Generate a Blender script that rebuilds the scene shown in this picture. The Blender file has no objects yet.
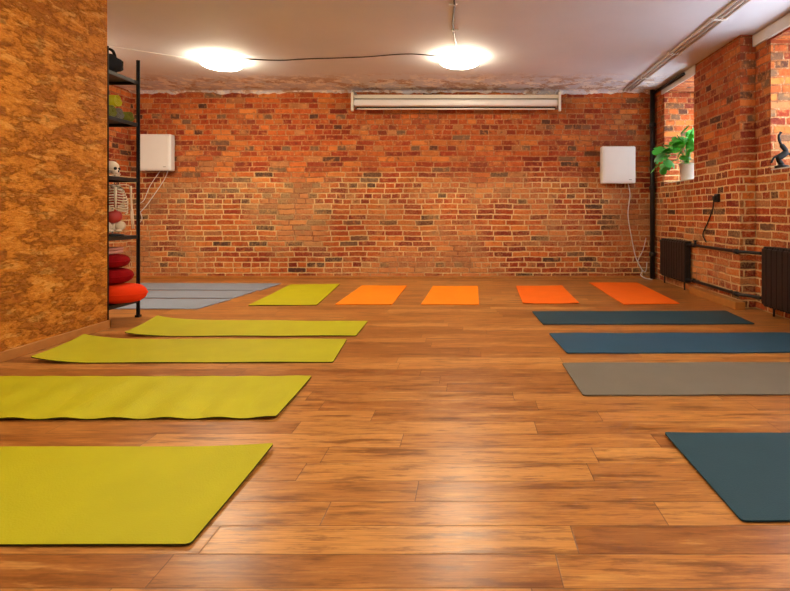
import bpy, bmesh, math, random
from mathutils import Vector, Matrix
random.seed(7)
S=bpy.context.scene
H=0.94; F=511.0; VX=470.0; VY=213.0
CEIL=2.70; BACK=7.38; RX=2.67
def fl(px,py):
    return ((px-VX)*H/(py-VY), F*H/(py-VY))
# ---------------------------------------------------------------- node helpers
class NT:
    def __init__(s,name):
        s.m=bpy.data.materials.new(name); s.m.use_nodes=True
        s.t=s.m.node_tree; s.b=s.t.nodes['Principled BSDF']
    def n(s,typ,**kw):
        x=s.t.nodes.new(typ)
        for k,v in kw.items(): setattr(x,k,v)
        return x
    def put(s,sock,v):
        if v is None: return
        if isinstance(v,(int,float)): sock.default_value=v
        elif isinstance(v,(tuple,list)):
            if len(sock.default_value)==4 and len(v)==3: v=(*v,1)
            sock.default_value=v
        else: s.t.links.new(v,sock)
    def M(s,op,a,b=None,c=None,clamp=False):
        x=s.n('ShaderNodeMath',operation=op); x.use_clamp=clamp
        for i,v in enumerate((a,b,c)): s.put(x.inputs[i],v)
        return x.outputs[0]
    def mixf(s,f,a,b):
        x=s.n('ShaderNodeMix',data_type='FLOAT'); s.put(x.inputs[0],f); s.put(x.inputs[2],a); s.put(x.inputs[3],b); return x.outputs[0]
    def mixc(s,f,a,b,bt='MIX'):
        x=s.n('ShaderNodeMix',data_type='RGBA',blend_type=bt); s.put(x.inputs[0],f); s.put(x.inputs[6],a); s.put(x.inputs[7],b); return x.outputs[2]
    def noise(s,vec,scale,detail=3,rough=.5,col=False):
        x=s.n('ShaderNodeTexNoise'); s.put(x.inputs['Vector'],vec); x.inputs['Scale'].default_value=scale
        x.inputs['Detail'].default_value=detail; x.inputs['Roughness'].default_value=rough
        return x.outputs['Color' if col else 'Fac']
    def comb(s,x,y,z):
        c=s.n('ShaderNodeCombineXYZ'); s.put(c.inputs[0],x); s.put(c.inputs[1],y); s.put(c.inputs[2],z); return c.outputs[0]
    def sep(s,v):
        c=s.n('ShaderNodeSeparateXYZ'); s.put(c.inputs[0],v); return c.outputs
    def wn(s,vec,col=False):
        x=s.n('ShaderNodeTexWhiteNoise'); s.put(x.inputs[0],vec); return x.outputs['Color' if col else 'Value']
    def sstep(s,v,a,b,lo=0.,hi=1.):
        x=s.n('ShaderNodeMapRange',interpolation_type='SMOOTHSTEP'); s.put(x.inputs[0],v)
        for i,q in enumerate((a,b,lo,hi)): x.inputs[i+1].default_value=q
        return x.outputs[0]
    def ramp(s,f,stops,const=False):
        x=s.n('ShaderNodeValToRGB'); r=x.color_ramp
        if const: r.interpolation='CONSTANT'
        while len(r.elements)<len(stops): r.elements.new(.5)
        for e,(p,c) in zip(r.elements,stops): e.position=p; e.color=(*c,1)
        s.put(x.inputs[0],f); return x.outputs[0]
    def bump(s,h,strength,dist):
        x=s.n('ShaderNodeBump'); x.inputs['Strength'].default_value=strength; x.inputs['Distance'].default_value=dist
        s.put(x.inputs['Height'],h); s.t.links.new(x.outputs[0],s.b.inputs['Normal'])
    def out(s,col=None,rough=None,spec=None,metal=None):
        s.put(s.b.inputs['Base Color'],col); s.put(s.b.inputs['Roughness'],rough)
        s.put(s.b.inputs['Specular IOR Level'],spec); s.put(s.b.inputs['Metallic'],metal); return s.m
def L(r,g,b):
    f=lambda c:((c/255+.055)/1.055)**2.4 if c>10 else c/255/12.92
    return (f(r),f(g),f(b))
def plain(name,col,rough=.5,spec=.5,metal=0.,var=.12,scale=8,bmp=0.):
    t=NT(name); g=t.n('ShaderNodeNewGeometry').outputs['Position']
    n=t.noise(g,scale,4)
    c=t.mixc(n,tuple(x*(1-var) for x in col),tuple(min(1,x*(1+var)) for x in col))
    if bmp: t.bump(t.noise(g,180,2),bmp,.002)
    return t.out(c,rough,spec,metal)
# ---------------------------------------------------------------- materials
def brick_mat():
    t=NT('brick_masonry')
    g=t.n('ShaderNodeNewGeometry'); P=g.outputs['Position']; N=t.sep(g.outputs['True Normal'])
    isx=t.M('GREATER_THAN',t.M('ABSOLUTE',N[0]),.5); isz=t.M('GREATER_THAN',t.M('ABSOLUTE',N[2]),.5)
    nz=t.sep(t.noise(P,2.2,2,col=True)); nf=t.sep(t.noise(P,28,3,col=True))
    p=t.sep(P)
    u=t.mixf(isx,p[0],p[1]); v=t.mixf(isz,p[2],p[1])
    v=t.M('ADD',v,t.M('MULTIPLY',t.M('SUBTRACT',nz[0],.5),.03)); u=t.M('ADD',u,t.M('MULTIPLY',t.M('SUBTRACT',nz[1],.5),.05))
    v=t.M('ADD',v,t.M('MULTIPLY',t.M('SUBTRACT',nf[0],.5),.014)); u=t.M('ADD',u,t.M('MULTIPLY',t.M('SUBTRACT',nf[1],.5),.018))
    h=.0765
    vr=t.M('DIVIDE',v,h); row=t.M('FLOOR',vr); fv=t.M('FRACT',vr)
    rr=t.wn(t.comb(row,3.3,0.)); rr2=t.wn(t.comb(row,9.1,2.))
    w=t.mixf(t.M('LESS_THAN',rr,.38),.262,.133)
    ur=t.M('ADD',t.M('DIVIDE',u,w),t.M('MULTIPLY',rr2,5.)); col=t.M('FLOOR',ur); fu=t.M('FRACT',ur)
    du=t.M('MULTIPLY',t.M('MINIMUM',fu,t.M('SUBTRACT',1.,fu)),w)
    dv=t.M('MULTIPLY',t.M('MINIMUM',fv,t.M('SUBTRACT',1.,fv)),h)
    d=t.M('MINIMUM',du,dv)
    d=t.M('ADD',d,t.M('MULTIPLY',t.M('SUBTRACT',nf[2],.5),.009))
    face=t.sstep(d,.005,.0115)
    idv=t.comb(row,col,isx); r1=t.wn(idv); r2=t.wn(t.comb(col,row,5.))
    c=t.ramp(r1,[(0,L(190,86,32)),(.16,L(158,54,24)),(.3,L(208,104,40)),(.44,L(174,68,28)),(.56,L(218,124,54)),(.68,L(134,42,24)),(.78,L(196,90,34)),(.85,L(190,124,74)),(.91,L(76,52,42)),(.955,L(120,90,66))],True)
    c=t.mixc(t.M('MULTIPLY',r2,.4),c,L(105,38,18))
    blot=t.noise(P,14,5,.65)
    c=t.mixc(t.sstep(blot,.5,.72,0,.6),c,L(226,148,80))
    c=t.mixc(t.sstep(blot,.46,.3,0,.6),c,L(78,34,22))
    big=t.noise(P,1.3,5,.62); fine=t.noise(P,45,4,.7)
    low=t.sstep(t.M('ADD',p[2],t.M('MULTIPLY',t.M('SUBTRACT',big,.5),.8)),1.65,1.35)
    wash=t.M('MULTIPLY',t.sstep(t.M('ADD',t.M('MULTIPLY',big,.55),t.M('MULTIPLY',fine,.45)),.45,.57),t.mixf(low,.08,.42))
    c=t.mixc(wash,c,L(214,174,116))
    mort=t.mixc(low,L(182,120,72),L(230,196,140))
    mort=t.mixc(t.sstep(big,.46,.7),mort,L(150,90,54))
    mort=t.mixc(t.sstep(fine,.5,.7,0,.5),mort,L(236,208,164))
    c=t.mixc(face,mort,c)
    c=t.mixc(t.sstep(t.noise(P,.7,3,.5),.5,.36,0,.25),c,L(96,40,20))
    hh=t.M('ADD',face,t.M('MULTIPLY',fine,.6))
    hh=t.M('ADD',hh,t.M('MULTIPLY',r2,.35))
    t.bump(hh,.9,.012)
    return t.out(c,.82,.25)
def floor_mat():
    t=NT('laminate_planks'); P=t.n('ShaderNodeNewGeometry').outputs['Position']; p=t.sep(P)
    h=.128; wl=1.05
    vr=t.M('DIVIDE',p[1],h); row=t.M('FLOOR',vr); fv=t.M('FRACT',vr)
    ur=t.M('ADD',t.M('DIVIDE',p[0],wl),t.M('MULTIPLY',t.wn(t.comb(row,1.7,0.)),7.)); col=t.M('FLOOR',ur); fu=t.M('FRACT',ur)
    r1=t.wn(t.comb(row,col,0.)); r2=t.wn(t.comb(col,row,3.))
    d=t.M('MINIMUM',t.M('MULTIPLY',t.M('MINIMUM',fu,t.M('SUBTRACT',1.,fu)),wl),t.M('MULTIPLY',t.M('MINIMUM',fv,t.M('SUBTRACT',1.,fv)),h))
    gx=t.M('ADD',t.M('MULTIPLY',p[0],1.1),t.M('MULTIPLY',r1,30.)); gy=t.M('ADD',t.M('MULTIPLY',p[1],8.),t.M('MULTIPLY',r2,30.))
    gv=t.comb(gx,gy,0.)
    g1=t.noise(gv,2.0,6,.64); g3=t.noise(gv,5.5,5,.68)
    gv2=t.comb(t.M('MULTIPLY',p[0],2.5),t.M('MULTIPLY',p[1],70.),r1); g2=t.noise(gv2,3,4,.6)
    c=t.ramp(r1,[(0,L(146,88,36)),(.2,L(194,130,62)),(.4,L(164,102,44)),(.6,L(206,144,74)),(.8,L(154,94,40)),(1,L(186,122,58))])
    c=t.mixc(t.sstep(g1,.5,.34,0,.78),c,L(106,58,20))
    c=t.mixc(t.sstep(g1,.54,.68,0,.6),c,L(220,162,88))
    c=t.mixc(t.sstep(g3,.48,.36,0,.55),c,L(106,58,22))
    c=t.mixc(t.sstep(g3,.56,.68,0,.35),c,L(222,166,94))
    c=t.mixc(t.sstep(g2,.42,.68,0,.42),c,L(118,66,26))
    c=t.mixc(t.sstep(d,.0024,.0006,0,.6),c,L(60,32,14))
    t.bump(t.M('ADD',t.sstep(d,.0005,.0035),t.M('MULTIPLY',g2,.15)),.25,.002)
    return t.out(c,t.mixf(g1,.24,.38),.5)
def cork_mat():
    t=NT('cork_covering'); P=t.n('ShaderNodeNewGeometry').outputs['Position']; p=t.sep(P)
    u=t.M('ADD',p[0],p[1])
    v=t.comb(t.M('MULTIPLY',u,1.),t.M('MULTIPLY',p[2],2.0),0.)
    a=t.noise(v,4.2,9,.76); b=t.noise(v,22,5,.72)
    cr=t.noise(t.comb(t.M('MULTIPLY',u,.7),t.M('MULTIPLY',p[2],2.6),4.),6,6,.68)
    c=t.ramp(b,[(.3,L(148,80,14)),(.46,L(196,116,26)),(.6,L(212,134,38)),(.78,L(230,164,72))])
    c=t.mixc(t.sstep(a,.52,.56,0,.5),c,L(158,86,20))
    c=t.mixc(t.sstep(a,.44,.41,0,.4),c,L(226,154,60))
    c=t.mixc(t.sstep(cr,.56,.59,0,.6),c,L(232,168,80))
    c=t.mixc(t.sstep(cr,.42,.38,0,.4),c,L(142,74,16))
    hh=t.M('ADD',t.M('MULTIPLY',t.sstep(a,.5,.56),.5),t.M('MULTIPLY',b,.7))
    t.bump(hh,.9,.02)
    return t.out(c,.8,.25)
def ceiling_mat():
    t=NT('ceiling_plaster'); P=t.n('ShaderNodeNewGeometry').outputs['Position']; p=t.sep(P)
    a=t.noise(P,1.1,5,.6); b=t.noise(P,9,6,.7)
    c=t.mixc(a,L(204,206,214),L(224,226,232))
    near=t.sstep(p[1],6.3,6.9)
    peel=t.M('MULTIPLY',near,t.sstep(t.noise(P,2.6,7,.74),.51,.54))
    c=t.mixc(t.M('MULTIPLY',peel,.75),c,L(186,148,108))
    pe2=t.M('MULTIPLY',near,t.sstep(t.noise(P,6,6,.7),.52,.55)); c=t.mixc(t.M('MULTIPLY',pe2,.85),c,L(248,244,236))
    t.bump(t.M('ADD',t.M('MULTIPLY',b,.3),t.M('MULTIPLY',peel,-.8)),.6,.012)
    return t.out(c,.75,.3)
def mat_mat(name,col):
    t=NT(name); P=t.n('ShaderNodeNewGeometry').outputs['Position']
    n=t.noise(P,5,3); c=t.mixc(n,tuple(x*.88 for x in col),tuple(min(1,x*1.1) for x in col))
    vo=t.n('ShaderNodeTexVoronoi'); t.put(vo.inputs['Vector'],P); vo.inputs['Scale'].default_value=160
    t.bump(vo.outputs[0],.35,.0015)
    return t.out(c,.62,.3)
BRICK=brick_mat(); FLOOR=floor_mat(); CORK=cork_mat(); CEILM=ceiling_mat()
WHITE=plain('white_plastic',L(225,224,222),.35,var=.03); CREAM=plain('cream_metal',L(222,214,196),.35,var=.04)
GREYM=plain('grey_metal',L(150,146,140),.4,var=.05)
BLACK=plain('black_metal',(.010,.010,.012),.4,.4,var=.2); DARK=plain('dark_gap',(.02,.018,.016),.7)
PLAST=plain('white_painted_plaster',L(212,206,198),.7,.3,var=.08,bmp=.3)
WOODT=plain('wood_trim',L(182,120,56),.45,var=.25,scale=14)
BONE=plain('bone_resin',L(216,196,168),.5,var=.15); REDC=plain('red_fabric',L(135,8,12),.9,.1,var=.3,bmp=.5)
ORC=plain('orange_fabric',L(232,58,10),.85,.15,var=.15,bmp=.5); LEAF=plain('leaf_green',L(62,178,42),.4,.5,var=.35,scale=20)
SOIL=plain('soil',L(60,42,30),.95); BRONZE=plain('patina_bronze',(.012,.012,.012),.6,.2,.0,var=.3)
STEM=plain('stem_green',L(100,165,60),.5); TXT=plain('dark_cloth',(.02,.02,.022),.9,.1,var=.3,bmp=.5)
PINK=plain('muscle_red',L(180,50,40),.5); TOWEL=plain('pink_towel',L(200,140,124),.9,.1,var=.1,bmp=.5)
def emis(name,col,st):
    t=NT(name); t.put(t.b.inputs['Emission Color'],col); t.b.inputs['Emission Strength'].default_value=st
    g=t.n('ShaderNodeNewGeometry').outputs['Position']; t.put(t.b.inputs['Base Color'],t.mixc(t.noise(g,5),(.85,.85,.83),(.9,.9,.88))); return t.m
LAMP=emis('lamp_diffuser_glow',(1,.865,.62),54)
t=NT('window_glass'); gl=t.n('ShaderNodeBsdfGlossy'); gl.inputs['Roughness'].default_value=.02; tr=t.n('ShaderNodeBsdfTransparent'); mx=t.n('ShaderNodeMixShader'); mx.inputs[0].default_value=.06
t.t.links.new(tr.outputs[0],mx.inputs[1]); t.t.links.new(gl.outputs[0],mx.inputs[2]); t.t.links.new(mx.outputs[0],t.t.nodes['Material Output'].inputs[0]); GLASS=t.m
# ---------------------------------------------------------------- mesh builder
class MB:
    def __init__(s): s.v=[]; s.f=[]; s.m=[]; s.s=[]; s.mats=[]
    def mi(s,mat):
        if mat not in s.mats: s.mats.append(mat)
        return s.mats.index(mat)
    def add(s,vs,fs,mat,smooth=False):
        o=len(s.v); k=s.mi(mat); s.v+= [tuple(v) for v in vs]
        for f in fs: s.f.append([o+i for i in f]); s.m.append(k); s.s.append(smooth)
    def box(s,x0,x1,y0,y1,z0,z1,mat,bev=0.,rot=None):
        bm=bmesh.new(); bmesh.ops.create_cube(bm,size=1)
        for v in bm.verts: v.co=Vector(((v.co.x)*(x1-x0),(v.co.y)*(y1-y0),(v.co.z)*(z1-z0)))
        if bev: bmesh.ops.bevel(bm,geom=bm.edges[:],offset=bev,segments=3,affect='EDGES',profile=.5)
        c=Vector(((x0+x1)/2,(y0+y1)/2,(z0+z1)/2)); R=rot or Matrix.Identity(3)
        bm.verts.index_update()
        s.add([R@v.co+c for v in bm.verts],[[v.index for v in f.verts] for f in bm.faces],mat,False); bm.free()
    def tube(s,pts,r,mat,seg=8):
        pts=[Vector(p) for p in pts]; n=len(pts); rs=r if isinstance(r,(list,tuple)) else [r]*n
        vs=[];fs=[]; up=None
        for i,p in enumerate(pts):
            d=(pts[min(i+1,n-1)]-pts[max(i-1,0)]).normalized()
            if up is None:
                up=Vector((0,0,1)) if abs(d.z)<.9 else Vector((1,0,0))
            a=d.cross(up).normalized(); up=a.cross(d).normalized()
            for k in range(seg):
                q=2*math.pi*k/seg; vs.append(p+(a*math.cos(q)+up*math.sin(q))*rs[i])
        for i in range(n-1):
            for k in range(seg):
                fs.append([i*seg+k,i*seg+(k+1)%seg,(i+1)*seg+(k+1)%seg,(i+1)*seg+k])
        fs.append(list(range(seg))[::-1]); fs.append([(n-1)*seg+k for k in range(seg)])
        s.add(vs,fs,mat,True)
    def lathe(s,c,prof,mat,seg=40,sx=1,sy=1,wob=None,rot=None):
        c=Vector(c); vs=[];fs=[]; R=rot or Matrix.Identity(3)
        for i,(r,z) in enumerate(prof):
            for k in range(seg):
                q=2*math.pi*k/seg; w=wob(q,i) if wob else 1
                vs.append(c+R@Vector((r*w*math.cos(q)*sx,r*w*math.sin(q)*sy,z)))
        for i in range(len(prof)-1):
            for k in range(seg): fs.append([i*seg+k,i*seg+(k+1)%seg,(i+1)*seg+(k+1)%seg,(i+1)*seg+k])
        fs.append(list(range(seg))[::-1]); fs.append([(len(prof)-1)*seg+k for k in range(seg)])
        s.add(vs,fs,mat,True)
    def ell(s,c,r,mat,n=12,seg=20,rot=None,wob=None):
        prof=[(max(.0005,math.sin(math.pi*i/n)),-math.cos(math.pi*i/n)) for i in range(n+1)]
        c=Vector(c); R=rot or Matrix.Identity(3); vs=[];fs=[]
        for i,(a,z) in enumerate(prof):
            for k in range(seg):
                q=2*math.pi*k/seg; w=wob(q,i) if wob else 1
                vs.append(c+R@Vector((a*math.cos(q)*r[0]*w,a*math.sin(q)*r[1]*w,z*r[2]*w)))
        for i in range(n):
            for k in range(seg): fs.append([i*seg+k,i*seg+(k+1)%seg,(i+1)*seg+(k+1)%seg,(i+1)*seg+k])
        s.add(vs,fs,mat,True)
    def obj(s,name,origin=None):
        me=bpy.data.meshes.new(name); o=Vector(origin) if origin else Vector((0,0,0))
        me.from_pydata([Vector(v)-o for v in s.v],[],s.f)
        for m in s.mats: me.materials.append(m)
        for p,k,sm in zip(me.polygons,s.m,s.s): p.material_index=k; p.use_smooth=sm
        me.update(); ob=bpy.data.objects.new(name,me); ob.location=o; S.collection.objects.link(ob); return ob
def boxobj(name,*a,bev=0.):
    b=MB(); b.box(*a,bev=bev); return b.obj(name)
def spline(pts,n=8):
    pts=[Vector(p) for p in pts]; out=[]
    P=[pts[0]*2-pts[1]]+pts+[pts[-1]*2-pts[-2]]
    for i in range(1,len(P)-2):
        for k in range(n):
            t=k/n; a,b,c,d=P[i-1],P[i],P[i+1],P[i+2]
            out.append(.5*((2*b)+(c-a)*t+(2*a-5*b+4*c-d)*t*t+(3*b-a-3*c+d)*t**3))
    out.append(pts[-1]); return out
# ---------------------------------------------------------------- shell
LX=-4.9; FY=-3.2; OX=3.22
boxobj('floor',LX-.2,OX,FY-.2,BACK+.2,-.1,0,FLOOR)
boxobj('ceiling',LX-.2,OX,FY-.2,BACK+.2,CEIL,CEIL+.1,CEILM)
boxobj('wall_back',LX-.2,OX,BACK,BACK+.2,0,CEIL,BRICK)
boxobj('wall_left',LX-.2,LX,FY,BACK,0,CEIL,BRICK)
boxobj('wall_front',LX-.2,OX,FY-.2,FY,0,CEIL,PLAST)
boxobj('wall_partition',LX,-2.96,FY,4.17,0,CEIL,CORK)
b=MB(); b.box(-2.96,-2.942,FY,4.188,0,.065,WOODT,bev=.004); b.box(-4.88,-2.942,4.17,4.188,0,.065,WOODT,bev=.004); b.obj('baseboard_partition')
boxobj('baseboard_back',LX,RX,BACK-.016,BACK,0,.035,WOODT,bev=.003)
# ragged plaster edge where the ceiling meets the brick wall
b=MB(); n=220; rg=random.Random(11); vs=[];fs=[]; val=.03
hs=[]
for i in range(n+1):
    val=max(.004,min(.05,val+rg.uniform(-.014,.014))); hs.append(val)
for i in range(n+1):
    x=LX+(RX-LX-.06)*i/n; hh_=hs[i]; dd=.02+hh_*1.2
    vs+= [(x,BACK,CEIL-hh_),(x,BACK-.012,CEIL-hh_*.9),(x,BACK-dd*.5,CEIL-.014),(x,BACK-dd,CEIL)]
for i in range(n):
    for k in range(3): fs.append([i*4+k,i*4+k+1,(i+1)*4+k+1,(i+1)*4+k])
b.add(vs,fs,CEILM,False); b.obj('trim_7')
SILL=1.34; RX2=2.82
for a in ((RX,7.02,BACK,0,CEIL),(RX,6.09,7.02,0,SILL),(RX,6.09,7.02,2.60,CEIL),(RX,5.05,6.09,0,CEIL),(RX2,4.79,5.05,0,CEIL),
          (RX2,3.4,4.79,0,SILL),(RX2,3.4,4.79,2.56,CEIL),(RX,2.1,3.4,0,CEIL),(RX2,.7,2.1,0,SILL),(RX2,.7,2.1,2.56,CEIL),(RX,FY,.7,0,CEIL)):
    boxobj('wall_right',a[0],OX,a[1],a[2],a[3],a[4],BRICK)
b=MB(); b.box(RX-.012,RX,6.05,7.1,2.58,2.695,PLAST,bev=.004); b.obj('trim_1')
b=MB(); b.box(RX2-.03,RX2,3.4,5.05,2.58,2.695,PLAST,bev=.004); b.obj('trim_2')
b=MB(); b.box(RX-.10,RX-.001,4.95,6.0,0,.075,WOODT,bev=.006); b.obj('trim_3')
for i,(y0,y1,z1) in enumerate([(6.09,7.02,2.60),(3.4,4.79,2.56),(.7,2.1,2.56)]):  # last window is out of view, added to let in more daylight
    b=MB(); x0,x1=3.12,3.18; z0=SILL+.012
    for a in ((y0,y0+.06,z0,z1),(y1-.06,y1,z0,z1),(y0,y1,z0,z0+.06),(y0,y1,z1-.06,z1),((y0+y1)/2-.03,(y0+y1)/2+.03,z0,z1),(y0,y1,z1-.42,z1-.37)):
        b.box(x0,x1,a[0],a[1],a[2],a[3],WHITE,bev=.004)
    b.box(3.147,3.151,y0+.03,y1-.03,z0+.03,z1-.03,GLASS)
    b.box(3.10,3.12,(y0+y1)/2+.02,(y0+y1)/2+.04,1.85,1.97,WHITE,bev=.004)
    b.obj('window_%d'%(i+1))
    boxobj('trim_%d'%(i+4),(RX if i==0 else RX2)-.0,3.12,y0,y1,SILL,SILL+.012,PLAST)
# ---------------------------------------------------------------- ceiling lamps
def lamp(x,y,r=.225):
    b=MB(); z=CEIL
    b.lathe((x,y,0),[(r*.55,z),(r*.8,z-.004),(r*.8,z-.03),(r*.7,z-.034)],WHITE,56)
    prof=[(r*.8,z-.028),(r*.96,z-.036)]+[(r*(.0+1.0*math.cos(a*math.pi/2/8)),z-.055-.06*math.sin(a*math.pi/2/8)) for a in range(0,8)]+[(.004,z-.115)]
    b.lathe((x,y,0),prof,LAMP,56)
    for k in range(3):
        q=2*math.pi*k/3+.3; b.box(x+r*math.cos(q)-.012,x+r*math.cos(q)+.012,y+r*math.sin(q)-.012,y+r*math.sin(q)+.012,z-.065,z-.04,GREYM,bev=.003)
    return b.obj('ceiling_lamp',(x,y,z))
LAMPS=[(-2.84,5.84),(-.12,5.76),(-1.5,2.2),(1.4,2.1),(0,-1.4),(-4.25,5.1)]  # all but the first pair are unseen lamps, added to brighten the room
for x,y in LAMPS: lamp(x,y)
zc=CEIL-.006
b=MB()
b.tube(spline([(-2.64,5.81,zc),(-2.2,5.87,zc),(-1.8,5.80,zc-.004),(-1.2,5.70,zc-.015),(-.7,5.62,zc-.006),(-.32,5.72,zc)]),.006,BLACK,6); b.obj('lamp_cable')
b=MB(); b.tube(spline([(-3.04,5.8,zc),(-3.2,5.78,zc),(-3.9,5.3,zc),(-4.1,5.2,zc)]),.005,WHITE,6); b.obj('lamp_cable')
b=MB()
b.tube(spline([(-.13,5.56,zc),(-.16,4.8,zc),(-.13,4.2,zc),(-.16,3.4,zc),(-.2,2.4,zc),(-1.2,2.25,zc)]),.007,BLACK,6)
for y in (4.9,4.3,3.6): b.box(-.18,-.11,y-.01,y+.01,CEIL-.016,CEIL,WHITE,bev=.002)
b.obj('lamp_cable')
b=MB()
for dx in (0,.05,.10):
    b.tube([(2.19+dx,7.3,CEIL-.013),(2.19+dx,0,CEIL-.013)],.012,PLAST,8)
for y in (6.6,5.6,4.6,3.6,2.6): b.box(2.165,2.315,y-.012,y+.012,CEIL-.027,CEIL,PLAST,bev=.003)
b.obj('ceiling_conduit')
# ---------------------------------------------------------------- projector screen
b=MB(); x0,x1=-1.64,1.25
b.box(x0,x1,7.16,7.30,2.545,2.60,CREAM,bev=.008)
b.box(x0+.01,x1-.01,7.12,7.30,2.435,2.53,WHITE,bev=.03)
b.box(x0+.03,x1-.03,7.17,7.28,2.528,2.548,DARK)
b.box(x0+.04,x1-.04,7.19,7.24,2.415,2.44,DARK,bev=.004)
b.box(x0+.05,x1-.05,7.195,7.225,2.398,2.418,CREAM,bev=.004)
for xx in (x0-.012,x1-.012):
    b.box(xx,xx+.024,7.13,7.38,2.43,2.66,GREYM,bev=.004); b.box(xx-.005,xx+.029,7.1,7.14,2.36,2.62,CREAM,bev=.006)
b.obj('projector_screen')
# ---------------------------------------------------------------- wall units
def unit(xc,zc,w,h,cables):
    b=MB(); y1=BACK; y0=BACK-.15
    b.box(xc-w/2,xc+w/2,y0,y1-.03,zc-h/2,zc+h/2,WHITE,bev=.02)
    b.box(xc-w/2+.05,xc+w/2-.05,y1-.03,y1,zc-h/2+.05,zc+h/2-.05,GREYM)
    b.box(xc-w/2+.03,xc+w/2-.03,y0-.006,y0+.002,zc-h/2+.03,zc+h/2-.03,WHITE,bev=.003)
    b.box(xc+w/2-.10,xc+w/2-.06,y0-.008,y0-.004,zc-h/2+.05,zc-h/2+.06,GREYM)
    for k in range(8): b.box(xc-w/2+.08+k*.045,xc-w/2+.105+k*.045,y0+.03,y1-.06,zc-h/2-.003,zc-h/2+.002,DARK)
    for pts,r in cables: b.tube(spline(pts),r,WHITE,6)
    return b.obj('ventilation_unit',(xc,y1,zc))
def wp(px,py,Y=7.365): return ((px-VX)*Y/F,Y,H+(VY-py)*Y/F)
sc=7.25/F
unit((155-VX)*sc,H+(VY-152.5)*sc,.46,.52,[([wp(168,171,7.3),wp(164,180),wp(154,195),wp(146,206),wp(139,214),wp(137,222)],.006),
    ([wp(160,171,7.3),wp(150,186),wp(144,200),wp(138,206),wp(142,218),wp(137,226)],.005)])
unit((618.5-VX)*sc,H+(VY-165)*sc,.48,.53,[([wp(628,183,7.3),wp(630,195),wp(628,215),wp(632,240),wp(636,258),wp(642,270),(2.45,7.33,.05),(2.5,7.27,.012),(2.55,7.15,.01)],.007),
    ([wp(646,238),wp(643,250),wp(638,262),wp(645,272),wp(647,262)],.005)])
# ---------------------------------------------------------------- pipes & radiators
b=MB(); b.tube([(2.61,7.31,0),(2.61,7.31,2.70)],.034,BLACK,16)
for z in (.35,1.3,2.2): b.lathe((2.61,7.31,z),[(.04,-.03),(.046,-.02),(.046,.02),(.04,.03)],BLACK,16); b.box(2.60,2.62,7.31,7.38,z-.01,z+.01,BLACK)
b.obj('heating_pipe')
b=MB(); b.tube([(2.63,7.27,2.655),(2.635,6.3,2.655)],.02,BLACK,12); b.obj('heating_pipe')
def radiator(xf,xb,y0,y1,z0=.1,z1=.6):
    b=MB(); n=int((y1-y0)/.08)
    for k in range(n):
        a=y0+k*.08
        b.box(xf,xf+.02,a+.003,a+.077,z0+.02,z1-.02,BLACK,bev=.007)
        b.box(xf+.01,xb-.01,a+.034,a+.046,z0,z1,BLACK,bev=.004)
        b.box(xf+.012,xb-.015,a+.006,a+.074,z1-.05,z1,BLACK,bev=.012)
        b.box(xf+.012,xb-.015,a+.006,a+.074,z0,z0+.05,BLACK,bev=.012)
    xm=(xf+xb)/2
    b.tube([(xm,y0-.02,z1-.04),(xm,y1+.02,z1-.04)],.018,BLACK,12); b.tube([(xm,y0-.02,z0+.04),(xm,y1+.02,z0+.04)],.018,BLACK,12)
    for yy in (y0+.12,y1-.12): b.box(xb-.02,xb-.001,yy-.01,yy+.01,z1-.12,z1-.08,BLACK); b.tube([(xm,yy,0),(xm,yy,z0+.01)],.01,BLACK,8)
    return b.obj('radiator')
radiator(2.57,2.67,6.12,7.0); radiator(2.70,2.82,3.62,4.76,.08,.63)
for z in (.56,.14):
    b=MB()
    b.tube(spline([(2.62,6.08,z),(2.635,6.0,z),(2.64,5.2,z),(2.645,5.02,z),(2.70,4.92,z),(2.74,4.81,z)],6),.016,BLACK,10)
    for y in (5.95,5.2): b.box(2.63,2.669,y-.01,y+.01,z-.015,z+.015,BLACK)
    for y in (6.03,5.06): b.tube([(2.636,y-.03,z),(2.636,y+.03,z)],.024,BLACK,12)
    if z>.3: b.tube([(2.636,5.98,z),(2.636,5.98,z+.05)],[.018,.012],BLACK,10); b.box(2.62,2.652,5.95,6.01,z+.05,z+.06,BLACK,bev=.003)
    b.obj('heating_pipe')
def rp(px,py,X=2.665):
    Y=X*F/(px-VX); return (X,Y,H+(VY-py)*Y/F)
p=rp(718,198)
b=MB(); b.box(2.64,2.669,p[1]-.045,p[1]+.045,p[2]-.045,p[2]+.045,BLACK,bev=.01); b.box(2.61,2.642,p[1]-.022,p[1]+.022,p[2]-.022,p[2]+.022,DARK,bev=.008)
b.tube(spline([(2.62,p[1],p[2]-.02),rp(713,208,2.655),rp(708,222,2.655),rp(703,234,2.655),rp(706,242,2.655)]),.007,BLACK,6); b.obj('power_socket')
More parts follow.
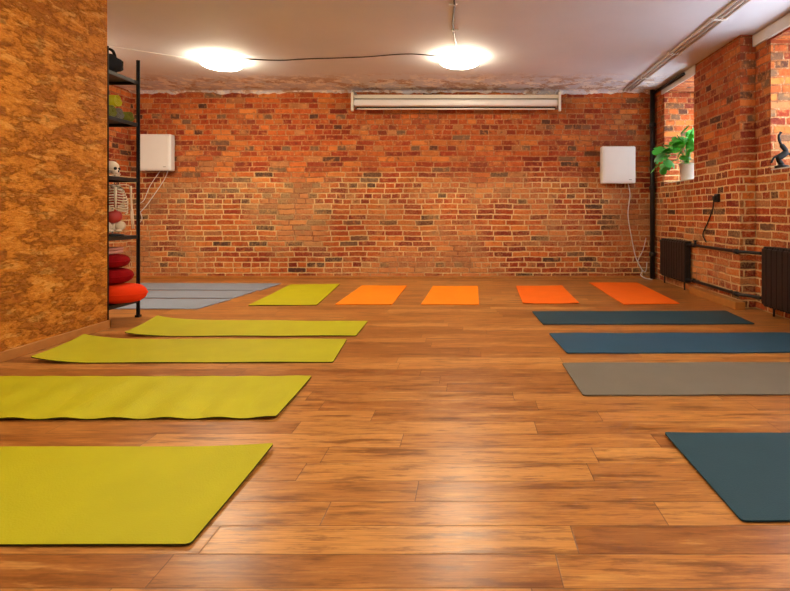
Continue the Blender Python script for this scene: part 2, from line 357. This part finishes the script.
# ---------------------------------------------------------------- yoga mats
MG=mat_mat('mat_green',L(180,174,3)); MO=mat_mat('mat_orange',L(252,134,8)); MO2=mat_mat('mat_deep_orange',L(248,108,12)); MT=mat_mat('mat_teal',L(30,64,76)); MT2=mat_mat('mat_slate_blue',L(34,74,98))
MGR=mat_mat('mat_grey',L(112,104,90)); MLG=mat_mat('mat_pale_grey',L(128,138,154))
EDGE=plain('mat_underside',L(60,58,24),.8,.2)
def mat4(c,mat,lift=(0,0,0,0),wave=.0015,th=.006):
    c=[Vector((p[0],p[1],0)) for p in c]; nl,nr,fr,flp=c
    lu=(nr-nl).length; lv=(flp-nl).length; nu=max(8,int(lu/.03)); nv=max(8,int(lv/.04))
    ph=random.random()*6; vs=[];fs=[]
    def z(u,v):
        a=wave*(1+math.sin(u*lu*(9 if wave<.003 else 27)+ph+v*2)*math.cos(v*lv*(5 if wave<.003 else 2)+(ph if wave<.003 else 0)))
        e=0
        for k,(cu,cv) in enumerate(((0,0),(1,0),(1,1),(0,1))):
            du=abs(u-cu)*lu; dv=abs(v-cv)*lv; q=du*.8+dv*.35
            if q<.3: e+=lift[k]*(1-q/.3)**2
        return .001+a+e
    def pt(u,v):
        r=.014; x=u*lu; y=v*lv
        cx=min(max(x,r),lu-r); cy=min(max(y,r),lv-r)
        dx=x-cx; dy=y-cy; m=max(abs(dx),abs(dy))
        if dx and dy:
            l=math.hypot(dx,dy); k=m/l; dx*=k; dy*=k
        u=(cx+dx)/lu; v=(cy+dy)/lv
        return nl*(1-u)*(1-v)+nr*u*(1-v)+fr*u*v+flp*(1-u)*v
    us=[0,.005/lu,.014/lu]+[ (.014+(lu-.028)*i/nu)/lu for i in range(1,nu)]+[1-.014/lu,1-.005/lu,1]
    vv=[0,.005/lv,.014/lv]+[ (.014+(lv-.028)*i/nv)/lv for i in range(1,nv)]+[1-.014/lv,1-.005/lv,1]
    A=len(us);B=len(vv)
    for top in (1,0):
        for u in us:
            for v in vv:
                p=pt(u,v); vs.append((p.x,p.y,z(u,v)+(th if top else 0)))
    g=lambda t,i,j:t*A*B+i*B+j
    b=MB(); top=[]; side=[]
    for i in range(A-1):
        for j in range(B-1):
            top.append([g(0,i,j),g(0,i+1,j),g(0,i+1,j+1),g(0,i,j+1)]); fs.append([g(1,i,j),g(1,i,j+1),g(1,i+1,j+1),g(1,i+1,j)])
    for i in range(A-1):
        side.append([g(0,i,0),g(1,i,0),g(1,i+1,0),g(0,i+1,0)]); side.append([g(0,i+1,B-1),g(1,i+1,B-1),g(1,i,B-1),g(0,i,B-1)])
    for j in range(B-1):
        side.append([g(0,0,j+1),g(1,0,j+1),g(1,0,j),g(0,0,j)]); side.append([g(0,A-1,j),g(1,A-1,j),g(1,A-1,j+1),g(0,A-1,j+1)])
    b.add(vs,top+fs,mat,False)
    k=b.mi(EDGE if mat is MG else mat)
    for f in side: b.f.append(f); b.m.append(k); b.s.append(False)
    return b.obj('yoga_mat')
def Yp(y): return F*H/(y-VY)
mat4([(-2.70,Yp(547)),fl(190,547),fl(274,448.5),(-2.70,Yp(448.5))],MG,(0,.0,.014,0))
mat4([(-2.80,Yp(421)),fl(276,420),fl(312,378),(-2.80,Yp(378))],MG,(0,.004,.004,0),wave=.0042)
mat4([fl(30,364),fl(333,363),fl(347,340),fl(84,340)],MG,(.035,.0,.0,.035))
mat4([fl(124,337),fl(356,336.5),fl(368,322),fl(157,320.5)],MG,(.025,.0,.0,.035))
mat4([fl(248,306),fl(317,305.5),fl(340,284.5),fl(291,285)],MG,(0,0,0,0))
mat4([fl(335,305),fl(392,305),fl(407,286),fl(362,286)],MO)
mat4([fl(421,305),fl(479,305),fl(478,286.5),fl(433,286.5)],MO)
mat4([fl(523,304.5),fl(579,304),fl(562,286),fl(516,286.5)],MO2,(.01,.01,0,0))
mat4([fl(624,305),fl(680,304),fl(637,283),fl(589,283)],MO2,(.0,0,0,0))
mat4([fl(543,325),fl(755,324.5),(2.44,Yp(311.5)),fl(532,312)],MT)
mat4([fl(567,354),(2.50,Yp(353)),(2.48,Yp(333.5)),fl(549,334)],MT2)
mat4([fl(583,396.5),(2.42,Yp(395)),(2.42,Yp(363)),fl(562,364)],MGR)
mat4([fl(742,523),(2.62,Yp(522)),(2.62,Yp(434)),fl(664,435)],MT,(0,0,0,.006))
mat4([(-4.4,6.22),(-2.53,6.18),(-2.50,6.78),(-4.4,6.82)],MLG)
mat4([(-4.4,5.63),(-2.60,5.60),(-2.56,6.13),(-4.4,6.15)],MLG)
mat4([(-4.4,4.98),(-2.66,4.98),(-2.58,5.54),(-4.4,5.56)],MLG)
# ---------------------------------------------------------------- shelving unit
sx0,sx1,sy0,sy1=-3.95,-3.0,4.22,4.62
LV=[.165,.74,1.25,1.75,2.13]
b=MB()
for x in (sx0,sx1):
    for y in (sy0,sy1):
        b.box(x-.016,x+.016,y-.003,y+.003,0,2.32,BLACK); b.box(x-.003,x+.003,y-.016,y+.016,0,2.32,BLACK)
        b.box(x-.02,x+.02,y-.02,y+.02,0,.02,BLACK,bev=.003)
for z in LV:
    b.box(sx0,sx1,sy0,sy1,z-.006,z,BLACK)
    for y in (sy0,sy1): b.box(sx0,sx1,y-.006,y+.006,z-.032,z,BLACK,bev=.002)
    for x in (sx0,sx1): b.box(x-.006,x+.006,sy0,sy1,z-.032,z,BLACK,bev=.002)
b.obj('shelving_unit')
b=MB(); b.ell((-3.15,4.40,2.23),(.13,.14,.085),TXT,wob=lambda q,i:1+.08*math.sin(3*q+i)+.05*math.sin(7*q-i))
b.tube(spline([(-3.24,4.4,2.28),(-3.22,4.4,2.36),(-3.10,4.42,2.35),(-3.06,4.42,2.25)]),.012,TXT,8); b.obj('cloth_bag')
MROLL=mat_mat('mat_olive',L(110,112,24))
def roll(x,y,z,r,mat,l=.62):
    b=MB(); pts=[]; n=90
    for i in range(n+1):
        q=i/n*6*math.pi; rr=r*(.25+.75*i/n); pts.append((rr*math.cos(q),rr*math.sin(q)))
    vs=[];fs=[]
    for (a,c) in pts:
        k=max(.1,1-.006/math.hypot(a,c))
        for xx in (x-l,x): vs.append((xx,y+a,z+c)); vs.append((xx,y+a*k,z+c*k))
    for i in range(n):
        o=i*4;p=o+4
        fs+= [[o,p,p+2,o+2],[o+1,o+3,p+3,p+1],[o+2,p+2,p+3,o+3],[o,o+1,p+1,p]]
    fs+=[[0,2,3,1],[n*4,n*4+1,n*4+3,n*4+2]]
    b.add(vs,fs,mat,True); return b.obj('rolled_yoga_mat')
roll(-3.02,4.32,1.75+.056,.055,MROLL); roll(-3.04,4.44,1.75+.056,.055,MGR); roll(-3.02,4.55,1.75+.05,.049,MROLL); roll(-3.02,4.385,1.75+.157,.055,MG)
def skull(b,c,k):
    c=Vector(c)
    b.ell(c+Vector((0,0,.0)),(.075*k,.085*k,.075*k),BONE)
    b.ell(c+Vector((.045*k,0,-.055*k)),(.04*k,.05*k,.045*k),BONE)
    b.box(c.x+.02*k,c.x+.08*k,c.y-.04*k,c.y+.04*k,c.z-.115*k,c.z-.085*k,BONE,bev=.012*k)
    for s_ in (-1,1):
        b.ell(c+Vector((.068*k,s_*.032*k,-.018*k)),(.016*k,.02*k,.018*k),DARK)
        b.tube(spline([c+Vector((.06*k,s_*.05*k,-.045*k)),c+Vector((.03*k,s_*.075*k,-.04*k)),c+Vector((-.01*k,s_*.075*k,-.035*k))],4),.008*k,BONE,6)
    b.ell(c+Vector((.084*k,0,-.05*k)),(.008*k,.01*k,.014*k),DARK)
    for j in range(-4,5): b.box(c.x+.074*k,c.x+.084*k,c.y+j*.008*k-.003*k,c.y+j*.008*k+.003*k,c.z-.09*k,c.z-.075*k,BONE)
b=MB(); cx,cy,z0=-3.085,4.42,.742
b.lathe((cx,cy,z0),[(.08,0),(.08,.012),(.02,.02)],BLACK,24)
b.tube([(cx-.03,cy,z0+.01),(cx-.03,cy,z0+.45)],.006,GREYM,8)
for k in range(20):
    zz=z0+.06+k*.02; xo=.018*math.sin(k/19*math.pi*2)
    b.ell((cx-.02+xo,cy,zz),(.015,.016,.008),BONE,6,10); b.tube([(cx-.03+xo,cy,zz),(cx-.055+xo,cy,zz-.012)],[.005,.002],BONE,5)
for k in range(10):
    zz=z0+.43-k*.023; w=(.055+.05*math.sin(min(1,(k+1)/7)*math.pi/2))
    for s_ in (-1,1):
        pts=[(cx-.03,cy,zz),(cx-.045,cy+s_*w*.6,zz+.004),(cx-.005,cy+s_*w,zz-.015),(cx+.05,cy+s_*w*.75,zz-.035),(cx+.07,cy+s_*.012,zz-.03+.006*(k>6))]
        if k>8: pts=pts[:4]
        b.tube(spline(pts,6),.0062,BONE,6)
b.tube([(cx+.062,cy,z0+.42),(cx+.075,cy,z0+.33),(cx+.075,cy,z0+.24)],[.013,.011,.006],BONE,8)
for s_ in (-1,1):
    b.tube(spline([(cx+.06,cy+s_*.01,z0+.43),(cx+.05,cy+s_*.06,z0+.445),(cx,cy+s_*.115,z0+.44)],5),.006,BONE,6)
    b.tube([(cx-.04,cy+s_*.04,z0+.43),(cx-.055,cy+s_*.07,z0+.37),(cx-.05,cy+s_*.055,z0+.31)],[.02,.022,.005],BONE,6)
    b.tube([(cx,cy+s_*.125,z0+.435),(cx,cy+s_*.13,z0+.41),(cx+.005,cy+s_*.135,z0+.24),(cx+.005,cy+s_*.135,z0+.22)],[.014,.009,.007,.012],BONE,8)
    b.tube([(cx+.005,cy+s_*.13,z0+.22),(cx+.02,cy+s_*.135,z0+.06)],[.008,.005],BONE,8)
    b.tube([(cx+.005,cy+s_*.142,z0+.22),(cx+.025,cy+s_*.147,z0+.06)],[.006,.005],BONE,8)
    b.ell((cx-.0,cy+s_*.05,z0+.085),(.03,.045,.04),BONE,8,12,rot=Matrix.Rotation(s_*.6,3,'X'))
    b.ell((cx+.03,cy+s_*.03,z0+.045),(.014,.03,.012),BONE,6,10)
b.ell((cx-.01,cy,z0+.075),(.02,.03,.04),BONE,8,12)
b.ell((cx+.015,cy,z0+.33),(.045,.07,.085),PINK,8,12); b.ell((cx+.015,cy,z0+.17),(.04,.065,.06),PINK,8,12)
o=b.obj('anatomical_skeleton',(cx,cy,z0)); o.rotation_euler=(0,0,-.75)
b=MB(); skull(b,(-3.1,4.42,1.252+.085),.72); b.lathe((-3.09,4.42,1.252),[(.04,0),(.04,.008)],WHITE,20); b.obj('skull_model')
def cushion(x,y,z,r,h,mat,sx=1,sy=1):
    b=MB(); prof=[(r*max(.02,math.cos(a))**.45 if abs(a)<1.57 else .01, h/2*math.sin(a)) for a in [(-1.56+3.12*i/14) for i in range(15)]]
    b.lathe((x,y,z+h/2),prof,mat,48,sx,sy,wob=lambda q,i:1+.012*math.sin(12*q)); 
    b.tube([(x+r*sx*math.cos(q)*1.0,y+r*sy*math.sin(q),z+h/2) for q in [i*math.pi/20 for i in range(41)]],.006,mat,6)
    return b.obj('cushion')
cushion(-3.07,4.42,.167,.235,.16,ORC,1.1,.76); cushion(-3.13,4.42,.33,.185,.13,REDC); cushion(-3.15,4.42,.463,.175,.12,REDC)
b=MB()
for k in range(2): b.box(-3.26,-3.06,4.32,4.52,.586+k*.028,.613+k*.028,TOWEL,bev=.011)
b.obj('folded_towel')
# ---------------------------------------------------------------- potted plant
px,py,pz=2.775,6.50,SILL+.012
b=MB(); b.lathe((px,py,pz),[(.075,0),(.085,.01),(.105,.19),(.112,.195),(.112,.215),(.1,.215),(.098,.19),(.02,.18)],WHITE,36)
b.lathe((px,py,pz),[(.095,.185),(.05,.195),(.004,.195)],SOIL,24)
def leaf(b,base,d,size,roll_):
    d=Vector(d).normalized(); side=d.cross(Vector((0,0,1))).normalized(); up=side.cross(d).normalized()
    R=Matrix.Rotation(roll_,3,d); side=R@side; up=R@up
    n=28; vs=[base]; fs=[]
    for i in range(n+1):
        q=-math.pi+2*math.pi*i/n; r=size*(.62-.18*abs(q)/math.pi+.0)*(1+.12*math.cos(q))
        if abs(abs(q)-math.pi)<.12: r*=.25
        if i%4==2 and .5<abs(q)<2.4: r*=.66
        x=r*math.cos(q)*1.15+size*.28; y=r*math.sin(q)*.95
        if abs(abs(q)-math.pi)<.12: x=size*.02
        vs.append(base+d*x+side*y+up*(-.35*y*y/size-.3*x*x/size))
    vs[0]=base+d*size*.3
    for i in range(n): fs.append([0,i+1,i+2])
    b.add(vs,fs,LEAF,True)
rng=random.Random(5)
c0=Vector((px,py,pz+.19))
targets=[(-.40,-.05,.10),(-.33,.08,.20),(-.30,-.12,.04),(-.22,0,.30),(-.18,-.15,.18),(-.12,.1,.38),(-.05,-.12,.30),(.02,0,.42),(.06,-.15,.34),(.1,.1,.32),(-.27,.1,.05),(-.42,.05,.02),(-.1,-.2,.10),(-.2,.16,.24),(.0,-.2,.22),(-.36,-.1,.18),(.12,-.08,.20),(-.14,-.05,.26),(.03,-.14,.46),(-.3,.0,.12),(-.1,0,.44),(-.05,-.1,.18),
 (-.25,-.1,.24),(-.08,-.05,.36),(-.16,-.12,.32),(-.38,0,.24),(-.28,-.05,.17),(.08,-.1,.26)]
for tx,ty,tz in targets:
    e=c0+Vector((tx*.85,ty,tz*.95)); m=c0+Vector((tx*.35,ty*.4,tz*.75+.05))
    b.tube(spline([c0,m,e],5),.004,STEM,5)
    leaf(b,e,(tx+rng.uniform(-.2,.2)-.02,ty-.12,-.1+rng.uniform(-.25,.25)),rng.uniform(.13,.18),rng.uniform(-1.1,1.1))
b.obj('potted_plant')
# figurine on second sill
fx,fy,fz=2.87,4.70,SILL+.012
b=MB(); b.lathe((fx,fy,fz),[(.06,0),(.06,.02),(.02,.035)],BRONZE,24)
b.tube(spline([(fx,fy,fz+.03),(fx-.03,fy,fz+.09),(fx+.03,fy-.01,fz+.15),(fx-.01,fy,fz+.22),(fx-.03,fy,fz+.29),(fx-.01,fy,fz+.33)],6),[.022]*6+[.03]*6+[.022]*6+[.012]*6+[.01]*6+[.016],BRONZE,12)
b.tube(spline([(fx,fy,fz+.13),(fx-.07,fy,fz+.10),(fx-.10,fy,fz+.05)],5),.010,BRONZE,8); b.tube(spline([(fx+.02,fy,fz+.15),(fx+.08,fy,fz+.12),(fx+.09,fy,fz+.04)],5),.011,BRONZE,8)
b.obj('figurine')
# ---------------------------------------------------------------- world & camera
w=bpy.data.worlds.new('World'); S.world=w; w.use_nodes=True; bg=w.node_tree.nodes['Background']; bg.inputs[0].default_value=(.80,.88,1,1); bg.inputs[1].default_value=9
cam=bpy.data.cameras.new('Camera'); co=bpy.data.objects.new('Camera',cam); S.collection.objects.link(co)
co.location=(0,0,H); co.rotation_euler=(math.pi/2,0,0); cam.sensor_width=36; cam.lens=F/790*36
cam.shift_x=-(VX-395)/790; cam.shift_y=-(295.5-VY)/790; cam.clip_start=.05
S.camera=co
S.view_settings.view_transform='Standard'; S.view_settings.exposure=.3
